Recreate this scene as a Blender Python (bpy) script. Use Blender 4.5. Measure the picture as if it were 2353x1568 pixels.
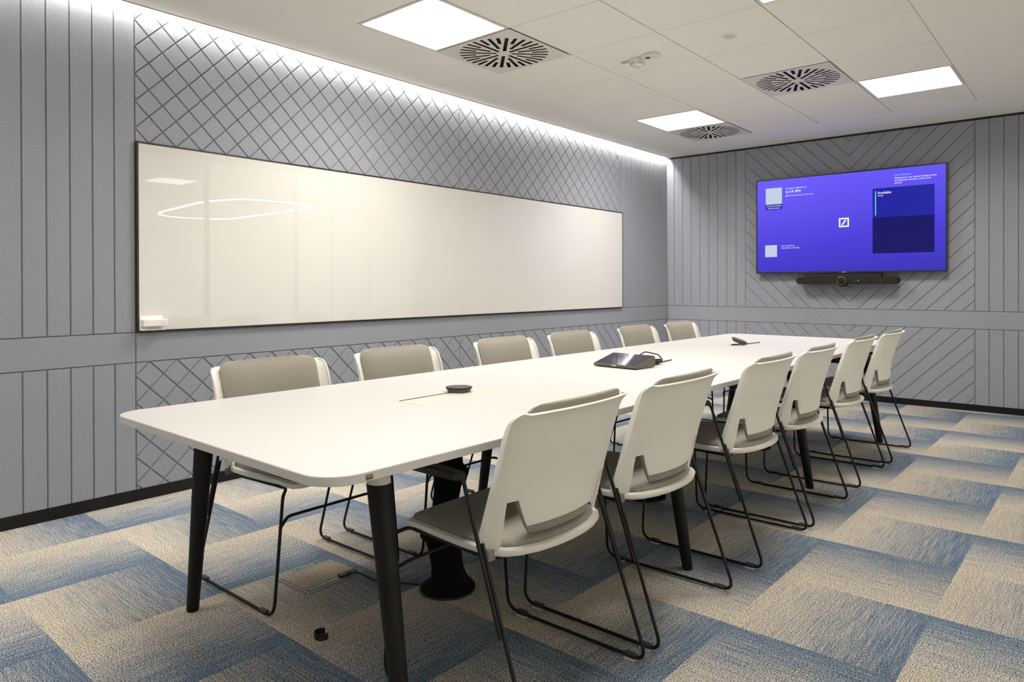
import bpy, bmesh, math, random
from mathutils import Vector, Matrix
random.seed(7)
PI = math.pi
for o in list(bpy.data.objects): bpy.data.objects.remove(o)
SC = bpy.context.scene
COL = SC.collection

# ------------------------------------------------------------------ camera
CAM = Vector((3.8467, -1.5071, 1.1257))
YAW, PIT, ROL, FPX, CYP = 0.7024, -0.004, -0.0025, 1602.48, 660.85
Fw = Vector((-math.sin(YAW)*math.cos(PIT), math.cos(YAW)*math.cos(PIT), math.sin(PIT)))
R0 = Vector((math.cos(YAW), math.sin(YAW), 0)); U0 = R0.cross(Fw)
Rt = R0*math.cos(ROL)+U0*math.sin(ROL); Up = -R0*math.sin(ROL)+U0*math.cos(ROL)
cd = bpy.data.cameras.new('camera'); co = bpy.data.objects.new('camera', cd); COL.objects.link(co)
cd.sensor_fit = 'HORIZONTAL'; cd.sensor_width = 36; cd.lens = FPX*36/2353
cd.shift_y = (CYP-784)/2353; cd.clip_start = 0.02; cd.clip_end = 60
co.matrix_world = Matrix(((Rt.x, Up.x, -Fw.x, CAM.x), (Rt.y, Up.y, -Fw.y, CAM.y), (Rt.z, Up.z, -Fw.z, CAM.z), (0, 0, 0, 1)))
SC.camera = co

# ------------------------------------------------------------------ world, exposure, light levels
w = bpy.data.worlds.new('world'); SC.world = w; w.use_nodes = True
w.node_tree.nodes['Background'].inputs[0].default_value = (0.5, 0.5, 0.52, 1)
w.node_tree.nodes['Background'].inputs[1].default_value = 0.15
vs = SC.view_settings
vs.view_transform = 'Standard'; vs.look = 'None'; vs.exposure = 0.08; vs.gamma = 1.0; vs.use_curve_mapping = False
PANEL_W = 25.5          # watts of each ceiling panel lamp
PANEL_SPREAD = 158      # degrees, prismatic office panels
PANEL_L = 3.0           # glow of the panel diffusers
COVE_L = 240.0           # emission of the LED strip in the cove
PANEL_C = (1.0, 0.95, 0.89)
COVE_C = (1.0, 0.955, 0.90)
RING_L = 13.0
HALL_FILL_W = 120.0  # watts of each added hall fill lamp

# ------------------------------------------------------------------ dimensions
L = 5.8115              # back wall
ZC = 2.581              # ceiling
XR = 4.02               # glass partition
YF = -2.30              # wall behind the camera
D = 0.1*math.sqrt(2)    # diagonal of a felt square
Z_BT, Z_BB, Z_GT, Z_GB = 1.8776, 0.8815, 0.8805, 0.7229
TH = 0.713              # table top
GX0, GY0, TILE = 1.8822, 1.511, 0.6034

# ------------------------------------------------------------------ materials
def nmat(name):
    m = bpy.data.materials.new(name); m.use_nodes = True
    nt = m.node_tree
    return m, nt, nt.nodes['Principled BSDF']
def lnk(nt, a, b): nt.links.new(a, b)
def node(nt, t, **kw):
    n = nt.nodes.new(t)
    for k, v in kw.items(): setattr(n, k, v)
    return n
def simple(name, col, rough=0.5, metal=0.0, spec=0.5, var=0.06, nscale=25, bump=0.0, bscale=600, coat=0.0, coords='pos'):
    """Principled material with slight noise variation and optional fine bump"""
    m, nt, b = nmat(name)
    g = node(nt, 'ShaderNodeNewGeometry') if coords == 'pos' else node(nt, 'ShaderNodeTexCoord')
    vec = g.outputs['Position'] if coords == 'pos' else g.outputs['Object']
    n = node(nt, 'ShaderNodeTexNoise'); n.inputs['Scale'].default_value = nscale; n.inputs['Detail'].default_value = 3
    lnk(nt, vec, n.inputs['Vector'])
    r = node(nt, 'ShaderNodeMapRange'); r.inputs['From Min'].default_value = 0.3; r.inputs['From Max'].default_value = 0.7
    r.inputs['To Min'].default_value = 1-var; r.inputs['To Max'].default_value = 1+var
    lnk(nt, n.outputs['Fac'], r.inputs['Value'])
    mx = node(nt, 'ShaderNodeVectorMath', operation='SCALE'); mx.inputs[0].default_value = col[:3]
    lnk(nt, r.outputs[0], mx.inputs['Scale']); lnk(nt, mx.outputs[0], b.inputs['Base Color'])
    b.inputs['Roughness'].default_value = rough; b.inputs['Metallic'].default_value = metal
    b.inputs['Specular IOR Level'].default_value = spec; b.inputs['Coat Weight'].default_value = coat
    if bump:
        n2 = node(nt, 'ShaderNodeTexNoise'); n2.inputs['Scale'].default_value = bscale; n2.inputs['Detail'].default_value = 2
        lnk(nt, vec, n2.inputs['Vector'])
        bp = node(nt, 'ShaderNodeBump'); bp.inputs['Strength'].default_value = bump; bp.inputs['Distance'].default_value = 0.002
        lnk(nt, n2.outputs['Fac'], bp.inputs['Height']); lnk(nt, bp.outputs[0], b.inputs['Normal'])
    return m
def emis(name, col, s):
    m, nt, b = nmat(name)
    b.inputs['Base Color'].default_value = (0.006, 0.006, 0.006, 1); b.inputs['Roughness'].default_value = 0.4; b.inputs['Specular IOR Level'].default_value = 0.08
    b.inputs['Emission Color'].default_value = (*col, 1); b.inputs['Emission Strength'].default_value = s
    return m
def felt_mat():
    m, nt, b = nmat('grey_felt')
    g = node(nt, 'ShaderNodeNewGeometry')
    a = node(nt, 'ShaderNodeTexNoise'); a.inputs['Scale'].default_value = 330; a.inputs['Detail'].default_value = 3
    c = node(nt, 'ShaderNodeTexNoise'); c.inputs['Scale'].default_value = 110; c.inputs['Detail'].default_value = 5
    lnk(nt, g.outputs['Position'], a.inputs['Vector']); lnk(nt, g.outputs['Position'], c.inputs['Vector'])
    add = node(nt, 'ShaderNodeMath', operation='MULTIPLY_ADD'); add.inputs[1].default_value = 0.55
    lnk(nt, c.outputs['Fac'], add.inputs[0]); 
    h = node(nt, 'ShaderNodeMath', operation='MULTIPLY'); h.inputs[1].default_value = 0.45
    lnk(nt, a.outputs['Fac'], h.inputs[0]); lnk(nt, h.outputs[0], add.inputs[2])
    cr = node(nt, 'ShaderNodeValToRGB')
    cr.color_ramp.elements[0].position = 0.36; cr.color_ramp.elements[0].color = FELT_D
    cr.color_ramp.elements[1].position = 0.64; cr.color_ramp.elements[1].color = FELT_L
    lnk(nt, add.outputs[0], cr.inputs[0]); lnk(nt, cr.outputs[0], b.inputs['Base Color'])
    b.inputs['Roughness'].default_value = 0.95; b.inputs['Specular IOR Level'].default_value = 0.15
    bp = node(nt, 'ShaderNodeBump'); bp.inputs['Strength'].default_value = 0.25; bp.inputs['Distance'].default_value = 0.0015
    lnk(nt, a.outputs['Fac'], bp.inputs['Height']); lnk(nt, bp.outputs[0], b.inputs['Normal'])
    return m
FELT_D = (0.260, 0.274, 0.308, 1); FELT_L = (0.336, 0.351, 0.390, 1)
def fabric_mat(name, c0, c1):
    m, nt, b = nmat(name)
    g = node(nt, 'ShaderNodeTexCoord')
    sep = node(nt, 'ShaderNodeSeparateXYZ'); lnk(nt, g.outputs['Object'], sep.inputs[0])
    def sinw(out, k):
        a = node(nt, 'ShaderNodeMath', operation='MULTIPLY'); a.inputs[1].default_value = k; lnk(nt, out, a.inputs[0])
        s = node(nt, 'ShaderNodeMath', operation='SINE'); lnk(nt, a.outputs[0], s.inputs[0]); return s.outputs[0]
    yz = node(nt, 'ShaderNodeMath', operation='ADD'); lnk(nt, sep.outputs['Y'], yz.inputs[0]); lnk(nt, sep.outputs['Z'], yz.inputs[1])
    s1 = sinw(sep.outputs['X'], 1500); s2 = sinw(yz.outputs[0], 1500)
    pr = node(nt, 'ShaderNodeMath', operation='MULTIPLY'); lnk(nt, s1, pr.inputs[0]); lnk(nt, s2, pr.inputs[1])
    n = node(nt, 'ShaderNodeTexNoise'); n.inputs['Scale'].default_value = 350; lnk(nt, g.outputs['Object'], n.inputs['Vector'])
    mr = node(nt, 'ShaderNodeMath', operation='MULTIPLY_ADD'); mr.inputs[1].default_value = 0.3; lnk(nt, pr.outputs[0], mr.inputs[0]); lnk(nt, n.outputs['Fac'], mr.inputs[2])
    cr = node(nt, 'ShaderNodeValToRGB')
    cr.color_ramp.elements[0].position = 0.25; cr.color_ramp.elements[0].color = (*c0, 1)
    cr.color_ramp.elements[1].position = 0.75; cr.color_ramp.elements[1].color = (*c1, 1)
    lnk(nt, mr.outputs[0], cr.inputs[0]); lnk(nt, cr.outputs[0], b.inputs['Base Color'])
    b.inputs['Roughness'].default_value = 0.9; b.inputs['Specular IOR Level'].default_value = 0.2
    b.inputs['Sheen Weight'].default_value = 0.15
    bp = node(nt, 'ShaderNodeBump'); bp.inputs['Strength'].default_value = 0.35; bp.inputs['Distance'].default_value = 0.001
    lnk(nt, mr.outputs[0], bp.inputs['Height']); lnk(nt, bp.outputs[0], b.inputs['Normal'])
    return m
def carpet_mat(name='carpet', flat=None):
    """beige at -x fading to blue at +x of each tile, yarn rows along y, speckled loop pile"""
    m, nt, b = nmat(name)
    g = node(nt, 'ShaderNodeTexCoord'); oi = node(nt, 'ShaderNodeObjectInfo')
    off = node(nt, 'ShaderNodeVectorMath', operation='SCALE'); off.inputs[0].default_value = (37, 53, 11); lnk(nt, oi.outputs['Random'], off.inputs['Scale'])
    vec = node(nt, 'ShaderNodeVectorMath', operation='ADD'); lnk(nt, g.outputs['Object'], vec.inputs[0]); lnk(nt, off.outputs[0], vec.inputs[1])
    sep = node(nt, 'ShaderNodeSeparateXYZ'); lnk(nt, g.outputs['Object'], sep.inputs[0])
    t = node(nt, 'ShaderNodeMapRange'); t.inputs['From Min'].default_value = -0.25; t.inputs['From Max'].default_value = 0.25
    lnk(nt, sep.outputs['X'], t.inputs['Value'])
    def noise(sx, sy, det, rgh=0.5):
        mp = node(nt, 'ShaderNodeMapping'); mp.inputs['Scale'].default_value = (sx, sy, 1); lnk(nt, vec.outputs[0], mp.inputs['Vector'])
        n = node(nt, 'ShaderNodeTexNoise', noise_dimensions='2D'); n.inputs['Scale'].default_value = 1; n.inputs['Detail'].default_value = det; n.inputs['Roughness'].default_value = rgh
        lnk(nt, mp.outputs[0], n.inputs['Vector']); return n.outputs['Fac']
    rows = noise(170, 6, 2)           # yarn rows
    spk = noise(300, 220, 2, 0.6)     # loops
    pit = noise(310, 235, 1, 0.5)     # gaps between loops, shade of the pile painted dark
    a = node(nt, 'ShaderNodeMath', operation='MULTIPLY_ADD'); a.inputs[1].default_value = 1.15; a.inputs[2].default_value = -0.575; lnk(nt, rows, a.inputs[0])
    a2 = node(nt, 'ShaderNodeMath', operation='MULTIPLY_ADD'); a2.inputs[1].default_value = 2.0; a2.inputs[2].default_value = -1.0; lnk(nt, spk, a2.inputs[0])
    s1 = node(nt, 'ShaderNodeMath', operation='ADD'); lnk(nt, a.outputs[0], s1.inputs[0]); lnk(nt, a2.outputs[0], s1.inputs[1])
    # noise is strongest mid tile, weaker at the two pure ends
    s2 = node(nt, 'ShaderNodeMath', operation='ADD'); lnk(nt, t.outputs[0], s2.inputs[0]); lnk(nt, s1.outputs[0], s2.inputs[1])
    cr = node(nt, 'ShaderNodeValToRGB'); e = cr.color_ramp.elements
    e[0].position = 0.0; e[0].color = (0.57, 0.49, 0.38, 1)
    e[1].position = 1.0; e[1].color = (0.098, 0.155, 0.235, 1)
    for p, c in ((0.14, (0.505, 0.462, 0.395, 1)), (0.52, (0.365, 0.355, 0.335, 1)), (0.80, (0.20, 0.245, 0.295, 1))):
        k = e.new(p); k.color = c
    lnk(nt, s2.outputs[0], cr.inputs[0])
    pr = node(nt, 'ShaderNodeValToRGB'); q = pr.color_ramp.elements
    q[0].position = 0.36; q[0].color = (0.10, 0.105, 0.115, 1); q[1].position = 0.51; q[1].color = (1.15, 1.15, 1.15, 1)
    lnk(nt, pit, pr.inputs[0])
    mx = node(nt, 'ShaderNodeMix', data_type='RGBA', blend_type='MULTIPLY'); mx.inputs[0].default_value = 1.0
    lnk(nt, cr.outputs[0], mx.inputs[6]); lnk(nt, pr.outputs[0], mx.inputs[7])
    if flat:
        cr.color_ramp.elements.remove(e[4]); 
        for k in cr.color_ramp.elements: k.color = flat
    lnk(nt, mx.outputs[2], b.inputs['Base Color'])
    b.inputs['Roughness'].default_value = 0.95; b.inputs['Specular IOR Level'].default_value = 0.1
    bp = node(nt, 'ShaderNodeBump'); bp.inputs['Strength'].default_value = 0.5; bp.inputs['Distance'].default_value = 0.003
    lnk(nt, pit, bp.inputs['Height']); lnk(nt, bp.outputs[0], b.inputs['Normal'])
    return m
def glass_mat():
    m = bpy.data.materials.new('partition_glass'); m.use_nodes = True; nt = m.node_tree
    for n in list(nt.nodes): nt.nodes.remove(n)
    o = node(nt, 'ShaderNodeOutputMaterial'); t = node(nt, 'ShaderNodeBsdfTransparent'); t.inputs[0].default_value = (0.95, 0.97, 0.96, 1)
    g = node(nt, 'ShaderNodeBsdfGlossy'); g.inputs['Roughness'].default_value = 0.0
    f = node(nt, 'ShaderNodeFresnel'); f.inputs['IOR'].default_value = 1.5
    x = node(nt, 'ShaderNodeMixShader'); lnk(nt, f.outputs[0], x.inputs[0]); lnk(nt, t.outputs[0], x.inputs[1]); lnk(nt, g.outputs[0], x.inputs[2]); lnk(nt, x.outputs[0], o.inputs[0])
    return m
def screen_mat():
    m, nt, b = nmat('lit_blue_screen')
    g = node(nt, 'ShaderNodeTexCoord'); sep = node(nt, 'ShaderNodeSeparateXYZ'); lnk(nt, g.outputs['Object'], sep.inputs[0])
    # local x in +-0.85, z in +-0.48 : violet-blue at the top, deeper blue towards the bottom right
    a = node(nt, 'ShaderNodeMath', operation='MULTIPLY_ADD'); a.inputs[1].default_value = -0.12; lnk(nt, sep.outputs['X'], a.inputs[0]); lnk(nt, sep.outputs['Z'], a.inputs[2])
    r = node(nt, 'ShaderNodeMapRange'); r.inputs['From Min'].default_value = -0.55; r.inputs['From Max'].default_value = 0.50; lnk(nt, a.outputs[0], r.inputs['Value'])
    cr = node(nt, 'ShaderNodeValToRGB'); e = cr.color_ramp.elements
    e[0].position = 0; e[0].color = (0.028, 0.026, 0.44, 1); e[1].position = 1; e[1].color = (0.135, 0.095, 0.92, 1)
    k = e.new(0.35); k.color = (0.058, 0.038, 0.64, 1)
    lnk(nt, r.outputs[0], cr.inputs[0]); lnk(nt, cr.outputs[0], b.inputs['Emission Color']); b.inputs['Emission Strength'].default_value = 1.0
    b.inputs['Base Color'].default_value = (0.01, 0.01, 0.012, 1); b.inputs['Roughness'].default_value = 0.35; b.inputs['Specular IOR Level'].default_value = 0.08
    return m

M = {}
M['felt'] = felt_mat()
M['white_ceiling'] = simple('ceiling_plaster', (0.90, 0.875, 0.815), 0.9, var=0.008, nscale=4, spec=0.2)
M['tile'] = simple('ceiling_tile_white', (0.89, 0.865, 0.80), 0.9, var=0.008, nscale=6, spec=0.2, bump=0.05, bscale=900)
M['runner'] = simple('runner_metal', (0.74, 0.71, 0.63), 0.5, var=0.02)
M['white_metal'] = simple('white_painted_metal', (0.74, 0.71, 0.645), 0.45, var=0.015)
M['dark_hole'] = simple('dark_plenum', (0.018, 0.016, 0.015), 0.8, var=0.1)
M['black_gap'] = simple('matte_black', (0.010, 0.010, 0.011), 0.7, var=0.1)
M['tan_edge'] = simple('tan_edge_trim', (0.30, 0.20, 0.115), 0.5, var=0.05)
M['base_black'] = simple('black_baseboard', (0.0065, 0.006, 0.0055), 0.45, var=0.1, spec=0.3)
M['wall_back'] = simple('plain_wall', (0.5, 0.49, 0.47), 0.9, var=0.02)
M['board'] = simple('white_glass_board', (0.68, 0.668, 0.635), 0.004, var=0.006, nscale=3, spec=0.5)
M['frame_black'] = simple('black_aluminium', (0.012, 0.011, 0.010), 0.4, var=0.1)
M['plastic_w'] = simple('white_chair_plastic', (0.79, 0.775, 0.72), 0.42, var=0.012, nscale=12, spec=0.4, coords='obj')
M['tray_w'] = simple('white_tray_plastic', (0.83, 0.80, 0.77), 0.3, var=0.01, nscale=12)
M['table_w'] = simple('white_laminate', (0.575, 0.563, 0.543), 0.42, var=0.006, nscale=5, spec=0.35)
M['flap'] = simple('cream_flap', (0.60, 0.58, 0.525), 0.4, var=0.01, nscale=8)
M['rod'] = simple('black_steel_rod', (0.007, 0.0066, 0.006), 0.48, spec=0.3, var=0.1, coords='obj')
M['leg'] = simple('black_table_leg', (0.007, 0.0065, 0.0058), 0.55, spec=0.25, var=0.1)
M['sleeve'] = simple('pale_leg_sleeve', (0.55, 0.54, 0.49), 0.4, var=0.03)
M['blackplastic'] = simple('black_plastic', (0.022, 0.020, 0.018), 0.55, var=0.1, coords='obj')
M['clip_grey'] = simple('grey_clip', (0.20, 0.19, 0.17), 0.5, coords='obj')
M['glide'] = simple('pale_glide', (0.62, 0.60, 0.55), 0.5, var=0.04, coords='obj')
M['fabric'] = fabric_mat('taupe_fabric', (0.21, 0.192, 0.16), (0.345, 0.32, 0.275))
M['sleevefab'] = simple('black_cable_sleeve', (0.006, 0.0055, 0.005), 0.9, var=0.2, nscale=60, spec=0.1)
M['carpet'] = carpet_mat('carpet_tile_pile')
M['carpet_lid'] = carpet_mat('carpet_lid_pile', (0.40, 0.345, 0.26, 1))
M['boxmetal'] = simple('floor_box_metal', (0.22, 0.205, 0.18), 0.45, metal=0.3, var=0.06)
M['glass'] = glass_mat()
M['panel_light'] = emis('panel_diffuser_lit', PANEL_C, PANEL_L)
M['hall_light'] = emis('hall_panel_lit', (1, 0.95, 0.88), 360)
M['hall_dim'] = emis('hall_panel_dimmed', (1, 0.95, 0.88), 8.0)
M['ring_light'] = emis('pendant_lit', (1, 0.95, 0.86), RING_L)
M['led'] = emis('led_strip_lit', COVE_C, COVE_L)
M['device'] = simple('dark_taupe_device', (0.022, 0.017, 0.013), 0.6, spec=0.2, var=0.08, nscale=200)
M['device2'] = simple('grey_taupe_case', (0.098, 0.086, 0.066), 0.55, var=0.04)
M['devtop'] = simple('speckled_speaker_cloth', (0.085, 0.074, 0.06), 0.85, var=0.35, nscale=900)
M['tablet'] = simple('dark_tablet_glass', (0.012, 0.013, 0.03), 0.03, var=0.02, spec=0.8)
M['tvbezel'] = simple('black_tv_bezel', (0.014, 0.013, 0.013), 0.35, var=0.05)
M['screen'] = screen_mat()
M['scr_white'] = emis('screen_white', (0.86, 0.90, 1.0), 0.95)
M['scr_pale'] = emis('screen_pale_card', (0.60, 0.70, 0.86), 0.85)
M['scr_navy'] = emis('screen_navy', (0.003, 0.0015, 0.125), 1)
M['scr_navy2'] = emis('screen_blue_card', (0.010, 0.012, 0.34), 1)
M['scr_cap'] = emis('screen_caption', (0.035, 0.025, 0.36), 1)
M['scr_cyan'] = emis('screen_cyan', (0.25, 0.82, 0.85), 1)
M['scr_ltblue'] = emis('screen_light_blue', (0.22, 0.60, 1.0), 1)
M['green_led'] = emis('green_led', (0.05, 0.75, 0.4), 1.2)
M['lens'] = simple('camera_lens_glass', (0.012, 0.006, 0.005), 0.08, spec=0.35)
M['lensring'] = simple('lens_ring', (0.10, 0.082, 0.062), 0.35, metal=0.5)
M['red'] = simple('red_indicator', (0.17, 0.012, 0.010), 0.25)
M['detector'] = simple('detector_plastic', (0.78, 0.755, 0.69), 0.4, var=0.01)
M['grey_tag'] = simple('grey_tag', (0.50, 0.485, 0.45), 0.5)
M['lensw'] = simple('sensor_lens', (0.62, 0.60, 0.54), 0.3)
M['badge'] = simple('badge_grey', (0.115, 0.098, 0.072), 0.45)
M['badge_w'] = simple('badge_letters', (0.55, 0.52, 0.46), 0.5)
M['cable'] = simple('black_cable', (0.014, 0.013, 0.012), 0.5)
M['strap'] = simple('black_strap', (0.006, 0.006, 0.006), 0.8)
M['hallfloor'] = simple('hall_carpet', (0.45, 0.43, 0.40), 0.95, var=0.2, nscale=40)
M['hallwall'] = simple('hall_wall', (0.80, 0.77, 0.71), 0.9, var=0.02)

# ------------------------------------------------------------------ mesh helpers
def link(name, me, mat, parent=None, loc=None, rot=None):
    o = bpy.data.objects.new(name, me); COL.objects.link(o)
    if mat is not None and len(me.materials) == 0: me.materials.append(mat)
    if parent: o.parent = parent
    if loc: o.location = loc
    if rot: o.rotation_euler = rot
    return o
def finish(bm, name, smooth=None):
    me = bpy.data.meshes.new(name); bm.to_mesh(me); bm.free()
    if smooth is not None:
        for p in me.polygons: p.use_smooth = True
        me.set_sharp_from_angle(angle=math.radians(smooth))
    return me
def obj(name, bm, mat, parent=None, smooth=None, loc=None, rot=None):
    return link(name, finish(bm, name, smooth), mat, parent, loc, rot)
def empty(name, loc=(0, 0, 0), rz=0):
    o = bpy.data.objects.new(name, None); COL.objects.link(o); o.location = loc; o.rotation_euler = (0, 0, rz); o.empty_display_size = 0.1
    return o
def tag(o, label=None, cat=None, group=None, kind=None):
    if label: o['label'] = label
    if cat: o['category'] = cat
    if group: o['group'] = group
    if kind: o['kind'] = kind
    return o
def B(): return bmesh.new()
def box(bm, x0, x1, y0, y1, z0, z1, bev=0.0, seg=1):
    r = bmesh.ops.create_cube(bm, size=1)
    for v in r['verts']:
        v.co = Vector(((x0+x1)/2+v.co.x*(x1-x0), (y0+y1)/2+v.co.y*(y1-y0), (z0+z1)/2+v.co.z*(z1-z0)))
    if bev:
        es = list({e for v in r['verts'] for e in v.link_edges})
        bmesh.ops.bevel(bm, geom=es, offset=bev, segments=seg, affect='EDGES', profile=0.5)
    return bm
def boxo(name, mat, parent, *a, **k): return obj(name, box(B(), *a, **k), mat, parent)
def lathe(bm, prof, n=32, cx=0, cy=0, cap=True):
    rings = []
    for r, z in prof:
        if r < 1e-6: rings.append([bm.verts.new((cx, cy, z))])
        else: rings.append([bm.verts.new((cx+r*math.cos(2*PI*i/n), cy+r*math.sin(2*PI*i/n), z)) for i in range(n)])
    for a, b in zip(rings, rings[1:]):
        for i in range(n):
            j = (i+1) % n
            if len(a) == 1 and len(b) > 1: bm.faces.new((a[0], b[j], b[i]))
            elif len(b) == 1 and len(a) > 1: bm.faces.new((a[i], a[j], b[0]))
            elif len(a) > 1: bm.faces.new((a[i], a[j], b[j], b[i]))
    if cap:
        if len(rings[0]) > 1: bm.faces.new(rings[0][::-1])
        if len(rings[-1]) > 1: bm.faces.new(rings[-1])
    bmesh.ops.recalc_face_normals(bm, faces=bm.faces[:])
    return bm
def fillet(pts, rad, seg=5):
    pts = [Vector(p) for p in pts]; out = [pts[0]]
    for i in range(1, len(pts)-1):
        r = rad[i] if isinstance(rad, (list, tuple)) else rad
        a, p, b = pts[i-1], pts[i], pts[i+1]
        u = (a-p).normalized(); v = (b-p).normalized(); ang = u.angle(v)
        if r <= 0 or ang > 3.1: out.append(p); continue
        t = min(r/math.tan(ang/2), (a-p).length*0.49, (b-p).length*0.49)
        A, Bq = p+u*t, p+v*t
        for k in range(seg+1):
            s = k/seg; out.append(A*(1-s)**2+p*2*s*(1-s)+Bq*s**2)
    out.append(pts[-1]); return out
def tube(bm, pts, r, n=8):
    pts = [Vector(p) for p in pts]; prev = None; rings = []
    for i, p in enumerate(pts):
        t = (pts[min(i+1, len(pts)-1)]-pts[max(i-1, 0)]).normalized()
        if prev is None:
            a = Vector((0, 0, 1)) if abs(t.z) < 0.9 else Vector((1, 0, 0)); u = t.cross(a).normalized()
        else: u = (prev-t*prev.dot(t)).normalized()
        prev = u; v = t.cross(u)
        rr = r[i] if isinstance(r, (list, tuple)) else r
        rings.append([bm.verts.new(p+(u*math.cos(2*PI*k/n)+v*math.sin(2*PI*k/n))*rr) for k in range(n)])
    for a, b in zip(rings, rings[1:]):
        for k in range(n): bm.faces.new((a[k], a[(k+1) % n], b[(k+1) % n], b[k]))
    bm.faces.new(rings[0][::-1]); bm.faces.new(rings[-1])
    return bm
def loft(bm, loops, cap=True):
    rs = [[bm.verts.new(p) for p in lp] for lp in loops]; n = len(rs[0])
    for a, b in zip(rs, rs[1:]):
        for i in range(n): bm.faces.new((a[i], a[(i+1) % n], b[(i+1) % n], b[i]))
    if cap: bm.faces.new(rs[0][::-1]); bm.faces.new(rs[-1])
    return bm
def rrect(x0, x1, y0, y1, r, seg=8):
    out = []
    for cx, cy, a0 in ((x1-r, y1-r, 0), (x0+r, y1-r, 90), (x0+r, y0+r, 180), (x1-r, y0+r, 270)):
        for k in range(seg+1):
            a = math.radians(a0+90*k/seg); out.append((cx+r*math.cos(a), cy+r*math.sin(a)))
    return out
def lerp(x, xs, ys):
    if x <= xs[0]: return ys[0]
    for i in range(len(xs)-1):
        if x <= xs[i+1]: return ys[i]+(ys[i+1]-ys[i])*(x-xs[i])/(xs[i+1]-xs[i])
    return ys[-1]
def inset(poly, d, xflat=None):
    """inset a convex CCW polygon; edges lying on x = xflat stay where they are"""
    n = len(poly); out = []
    for i in range(n):
        p0, p1, p2 = Vector(poly[i-1]), Vector(poly[i]), Vector(poly[(i+1) % n])
        e1 = (p1-p0).normalized(); e2 = (p2-p1).normalized()
        n1 = Vector((-e1.y, e1.x)); n2 = Vector((-e2.y, e2.x))
        if xflat is not None:
            f1 = abs(p0.x-xflat) < 1e-4 and abs(p1.x-xflat) < 1e-4; f2 = abs(p1.x-xflat) < 1e-4 and abs(p2.x-xflat) < 1e-4
            if f1 or f2:
                e, nn = (e2, n2) if f1 else (e1, n1)      # slide along the flat edge until the other edge is inset by d
                q = p1+nn*d; t = (xflat-q.x)/e.x if abs(e.x) > 1e-6 else 0
                out.append(Vector((xflat, q.y+e.y*t))); continue
        k = n1+n2; L2 = k.dot(n1)
        out.append(p1+k*(d/L2) if L2 > 1e-6 else p1+n1*d)
    return out
def clip(poly, x0, x1, y0, y1):
    def cut(ps, ax, lim, sgn):
        out = []
        for i in range(len(ps)):
            a, b = ps[i-1], ps[i]; da = (a[ax]-lim)*sgn; db = (b[ax]-lim)*sgn
            if da >= -1e-9:
                out.append(a)
            if (da > 1e-9 and db < -1e-9) or (da < -1e-9 and db > 1e-9):
                t = da/(da-db); out.append((a[0]+(b[0]-a[0])*t, a[1]+(b[1]-a[1])*t))
        return out
    for ax, lim, s in ((0, x0, 1), (0, x1, -1), (1, y0, 1), (1, y1, -1)):
        if len(poly) < 3: return []
        poly = cut(poly, ax, lim, s)
    res = []
    for p in poly:
        if not res or (abs(p[0]-res[-1][0])+abs(p[1]-res[-1][1])) > 1e-5: res.append(p)
    if len(res) > 1 and abs(res[0][0]-res[-1][0])+abs(res[0][1]-res[-1][1]) < 1e-5: res.pop()
    return res
def area(p): return 0.5*sum(p[i-1][0]*p[i][1]-p[i][0]*p[i-1][1] for i in range(len(p)))
def proj(P):
    d = Vector(P)-CAM; z = d.dot(Fw)
    return (1176.5+FPX*d.dot(Rt)/z, CYP-FPX*d.dot(Up)/z, z)

# ------------------------------------------------------------------ felt pieces with V grooves between them
GW, GD = 0.0044, 0.0085
_cache = {}
def piece_geo(poly, xf=None, gw=GW):
    cx = sum(p[0] for p in poly)/len(poly); cy = sum(p[1] for p in poly)/len(poly)
    rel = [Vector((p[0]-cx, p[1]-cy)) for p in poly]
    return cx, cy, rel, inset(rel, gw, None if xf is None else xf-cx)
def piece_verts(rel, inn, wall):
    f = (lambda a, b, d: (d, a, b)) if wall == 'left' else (lambda a, b, d: (a, -d, b))
    n = len(rel)
    vs = [f(p.x, p.y, 0) for p in inn]+[f(p.x, p.y, -GD) for p in rel]
    fs = [tuple(range(n))]+[(i, n+i, n+(i+1) % n, (i+1) % n) for i in range(n)]
    return vs, fs
def add_piece(name, poly, wall, parent, xf=None):
    if len(poly) < 3 or area(poly) < 1.5e-4: return None
    cx, cy, rel, inn = piece_geo(poly, xf, GW if wall == 'left' else 0.0033)
    if area(inn) < 2e-5: return None
    key = (wall, xf, tuple((round(p.x, 4), round(p.y, 4)) for p in rel))
    me = _cache.get(key)
    if me is None:
        me = bpy.data.meshes.new(name); vs_, fs_ = piece_verts(rel, inn, wall); me.from_pydata(vs_, [], fs_); me.materials.append(M['felt']); _cache[key] = me
    return link(name, me, None, parent, (0, cx, cy) if wall == 'left' else (cx, L, cy))
def rect(x0, x1, y0, y1): return [(x0, y0), (x1, y0), (x1, y1), (x0, y1)]

# ================================================================== STRUCTURE
# ---- floor and carpet tiles
floor = boxo('floor', M['hallfloor'], None, -0.1, XR+0.03, YF-0.1, L+0.1, -0.12, -0.006); tag(floor, kind='structure')
bm = B(); box(bm, -0.25, 0.25, -0.25, 0.25, -0.006, 0.0)
tile_me = finish(bm, 'carpet_tile'); tile_me.materials.append(M['carpet'])
CR = -0.013
T0 = Vector((2.395, 0.222))
ux = Vector((math.cos(CR), math.sin(CR))); uy = Vector((-math.sin(CR), math.cos(CR)))
bm_cut = B()
for i in range(-6, 4):
    for j in range(-6, 13):
        c = T0+ux*(i+0.5)*0.5+uy*(j+0.5)*0.5
        if c.x < -0.25 or c.x > XR+0.2 or c.y < YF-0.2 or c.y > L+0.25: continue
        o = link('carpet_tile', tile_me, None, floor, (c.x, c.y, 0), (0, 0, CR+(0 if (i+j) % 2 == 0 else PI/2)))

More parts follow.
